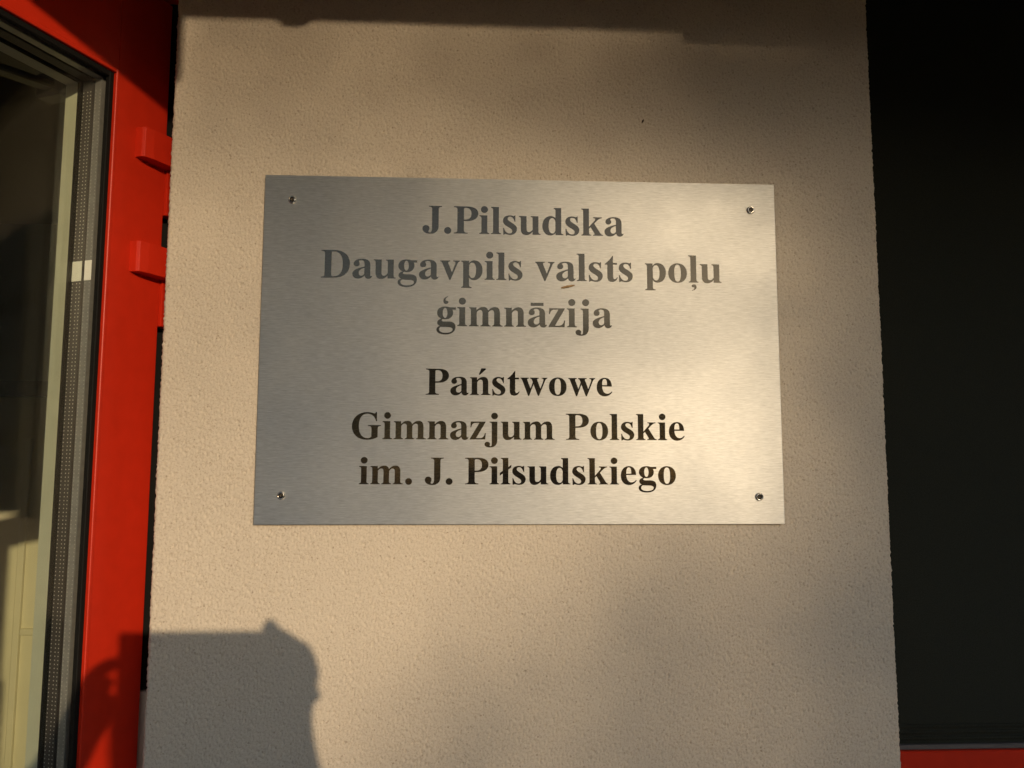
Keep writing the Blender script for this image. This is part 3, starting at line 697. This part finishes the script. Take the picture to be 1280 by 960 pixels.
for k in ('pel', 'waist', 'chest', 'neck0', 'neck1', 'head0', 'head1', 'head2', 'hipL', 'hipR', 'kneeL', 'kneeR', 'shL', 'shR'):
    p, r = J[k]; J[k] = ((p[0], p[1], p[2] * 1.032), r)
# fingers: three bends each, rooted in the palm and closed round the ends of the phone
def finger(tag_, pts, r):
    for i, p in enumerate(pts):
        J[tag_ + str(i)] = (L(*p), r * (1 - 0.10 * i))
        if i: E_.append((tag_ + str(i - 1), tag_ + str(i)))
    root_ = 'paL' if tag_[-1] == 'L' else 'paR'
    E_.append((root_, tag_ + '0'))
J['heelR'] = (L(.080, -.984, 1.706), .027); E_.append(('paR', 'heelR'))
finger('idxR', [(.105, -.972, 1.715), (.084, -.965, 1.723), (.067, -.963, 1.738)], .0110)
finger('midR', [(.116, -.966, 1.702), (.104, -.951, 1.706), (.060, -.950, 1.706)], .0125)
J['webR'] = (L(.070, -.965, 1.722), .011); E_.append(('idxR1', 'webR'))
finger('rinR', [(.120, -.966, 1.682), (.108, -.950, 1.688), (.056, -.950, 1.690)], .0125)
finger('litR', [(.119, -.970, 1.662), (.108, -.953, 1.660), (.060, -.951, 1.663)], .0100)
finger('thuR', [(.086, -.990, 1.674), (.064, -.978, 1.682), (.046, -.975, 1.680)], .0105)
J['heelL'] = (L(-.090, -.985, 1.676), .017); E_.append(('paL', 'heelL'))
finger('idxL', [(-.116, -.976, 1.676), (-.104, -.966, 1.690), (-.088, -.964, 1.697)], .0098)
finger('midL', [(-.114, -.974, 1.666), (-.106, -.962, 1.672), (-.092, -.962, 1.676)], .0098)
finger('rinL', [(-.112, -.974, 1.660), (-.108, -.963, 1.662), (-.096, -.963, 1.664)], .0095)
finger('litL', [(-.106, -.980, 1.644), (-.102, -.968, 1.643), (-.093, -.964, 1.646)], .0088)
finger('thuL', [(-.084, -.990, 1.656), (-.070, -.980, 1.662), (-.058, -.976, 1.668)], .0105)
body = skin_mesh('body', 'skin', per, J, E_, 'pel')
def sub_nodes(keys, k, mul, add=0.0):
    out = {}
    for q in keys:
        p, r = J[q]; r = r if isinstance(r, tuple) else (r, r); out[q] = (p, (r[0] * mul + add, r[1] * mul + add))
    return out
jk = ['pel', 'waist', 'chest', 'neck0', 'shL', 'elL', 'shR', 'elR']
JN = sub_nodes(jk, None, 1.06, 0.012)
for s, (e, w) in (('L', ('elL', 'wrL')), ('R', ('elR', 'wrR'))):
    a = Vector(J[e][0]); b = Vector(J[w][0]); JN['cuff' + s] = (tuple(a.lerp(b, 0.93)), .040)
skin_mesh('jacket', 'jacket_cloth', per, JN, [('pel', 'waist'), ('waist', 'chest'), ('chest', 'neck0'), ('chest', 'shL'), ('shL', 'elL'), ('elL', 'cuffL'), ('chest', 'shR'), ('shR', 'elR'), ('elR', 'cuffR')], 'pel')
TN = sub_nodes(['pel', 'hipL', 'kneeL', 'ankL', 'hipR', 'kneeR', 'ankR'], None, 1.05, 0.014)
skin_mesh('trousers', 'trouser_cloth', per, TN, [('pel', 'hipL'), ('hipL', 'kneeL'), ('kneeL', 'ankL'), ('pel', 'hipR'), ('hipR', 'kneeR'), ('kneeR', 'ankR')], 'pel')
for s, sx in (('L', -1), ('R', 1)):
    a = Vector(J['ank' + s][0]); t = Vector(J['toe' + s][0])
    skin_mesh('shoe', 'shoe_leather', per, {'a': ((a.x, a.y - .03, .048), .046), 'b': ((a.x, a.y + .05, .044), .044), 'c': (tuple(t + Vector((0, .03, .0))), (.042, .034))}, [('a', 'b'), ('b', 'c')], 'a')
def ball(name, mat, parent, c, r, sc=(1, 1, 1), jit=0.0, sub=3, cut=None):
    bm = bmesh.new(); bmesh.ops.create_icosphere(bm, subdivisions=sub, radius=1.0)
    g = random.Random(3)
    for v in bm.verts:
        k = 1 + jit * g.uniform(-1, 1); v.co = Vector((v.co.x * sc[0] * r * k, v.co.y * sc[1] * r * k, v.co.z * sc[2] * r * k))
    if cut: bmesh.ops.delete(bm, geom=[v for v in bm.verts if cut(v.co)], context='VERTS')
    o = mesh_obj(name, bm, mat, parent, smooth=True); o.location = L(*c); return o
hz = 1.692
ball('hair', 'hair_brown', per, (.142, -1.358, hz),   .100, (.86, .98, 1.0), 0.05, 4, lambda c: c.y > 0.045 and c.z < 0.035)
for sx in (-1, 1):
    ball('eye', 'eye_white', per, (.142 + sx * .030, -1.262, 1.670), .012)
    ball('ear', 'skin', per, (.142 + sx * .074, -1.350, 1.652), .026, (.45, .8, 1.25))
ball('nose', 'skin', per, (.142, -1.252, 1.642), .015, (.9, 1.2, 1.5))
ball('mouth', 'lip', per, (.142, -1.268, 1.605), .020, (1.2, .5, .35))

ph = bpy.data.objects.new('phone', None); link(ph)
tag(ph, 'slim black phone held up sideways in two hands', 'phone')
ph.matrix_world = Matrix.Translation(Vector((-0.0098, -0.9625, 1.6925)))
bm = add_box(bmesh.new(), -.0802, .0802, -.0040, .0040, -.0355, .0355, .0034, 3); mesh_obj('shell', bm, 'phone_shell', ph)
bm = add_box(bmesh.new(), -.0775, .0775, -.0046, -.0041, -.0330, .0330); mesh_obj('screen', bm, 'phone_glass', ph)
lathe('lens_ring', 'dark_metal', ph, [(.0075, -.0040), (.0075, -.0056), (.0060, -.0058), (.0055, -.0046), (0, -.0046)], center=(-0.0515, 0, 0.0145))
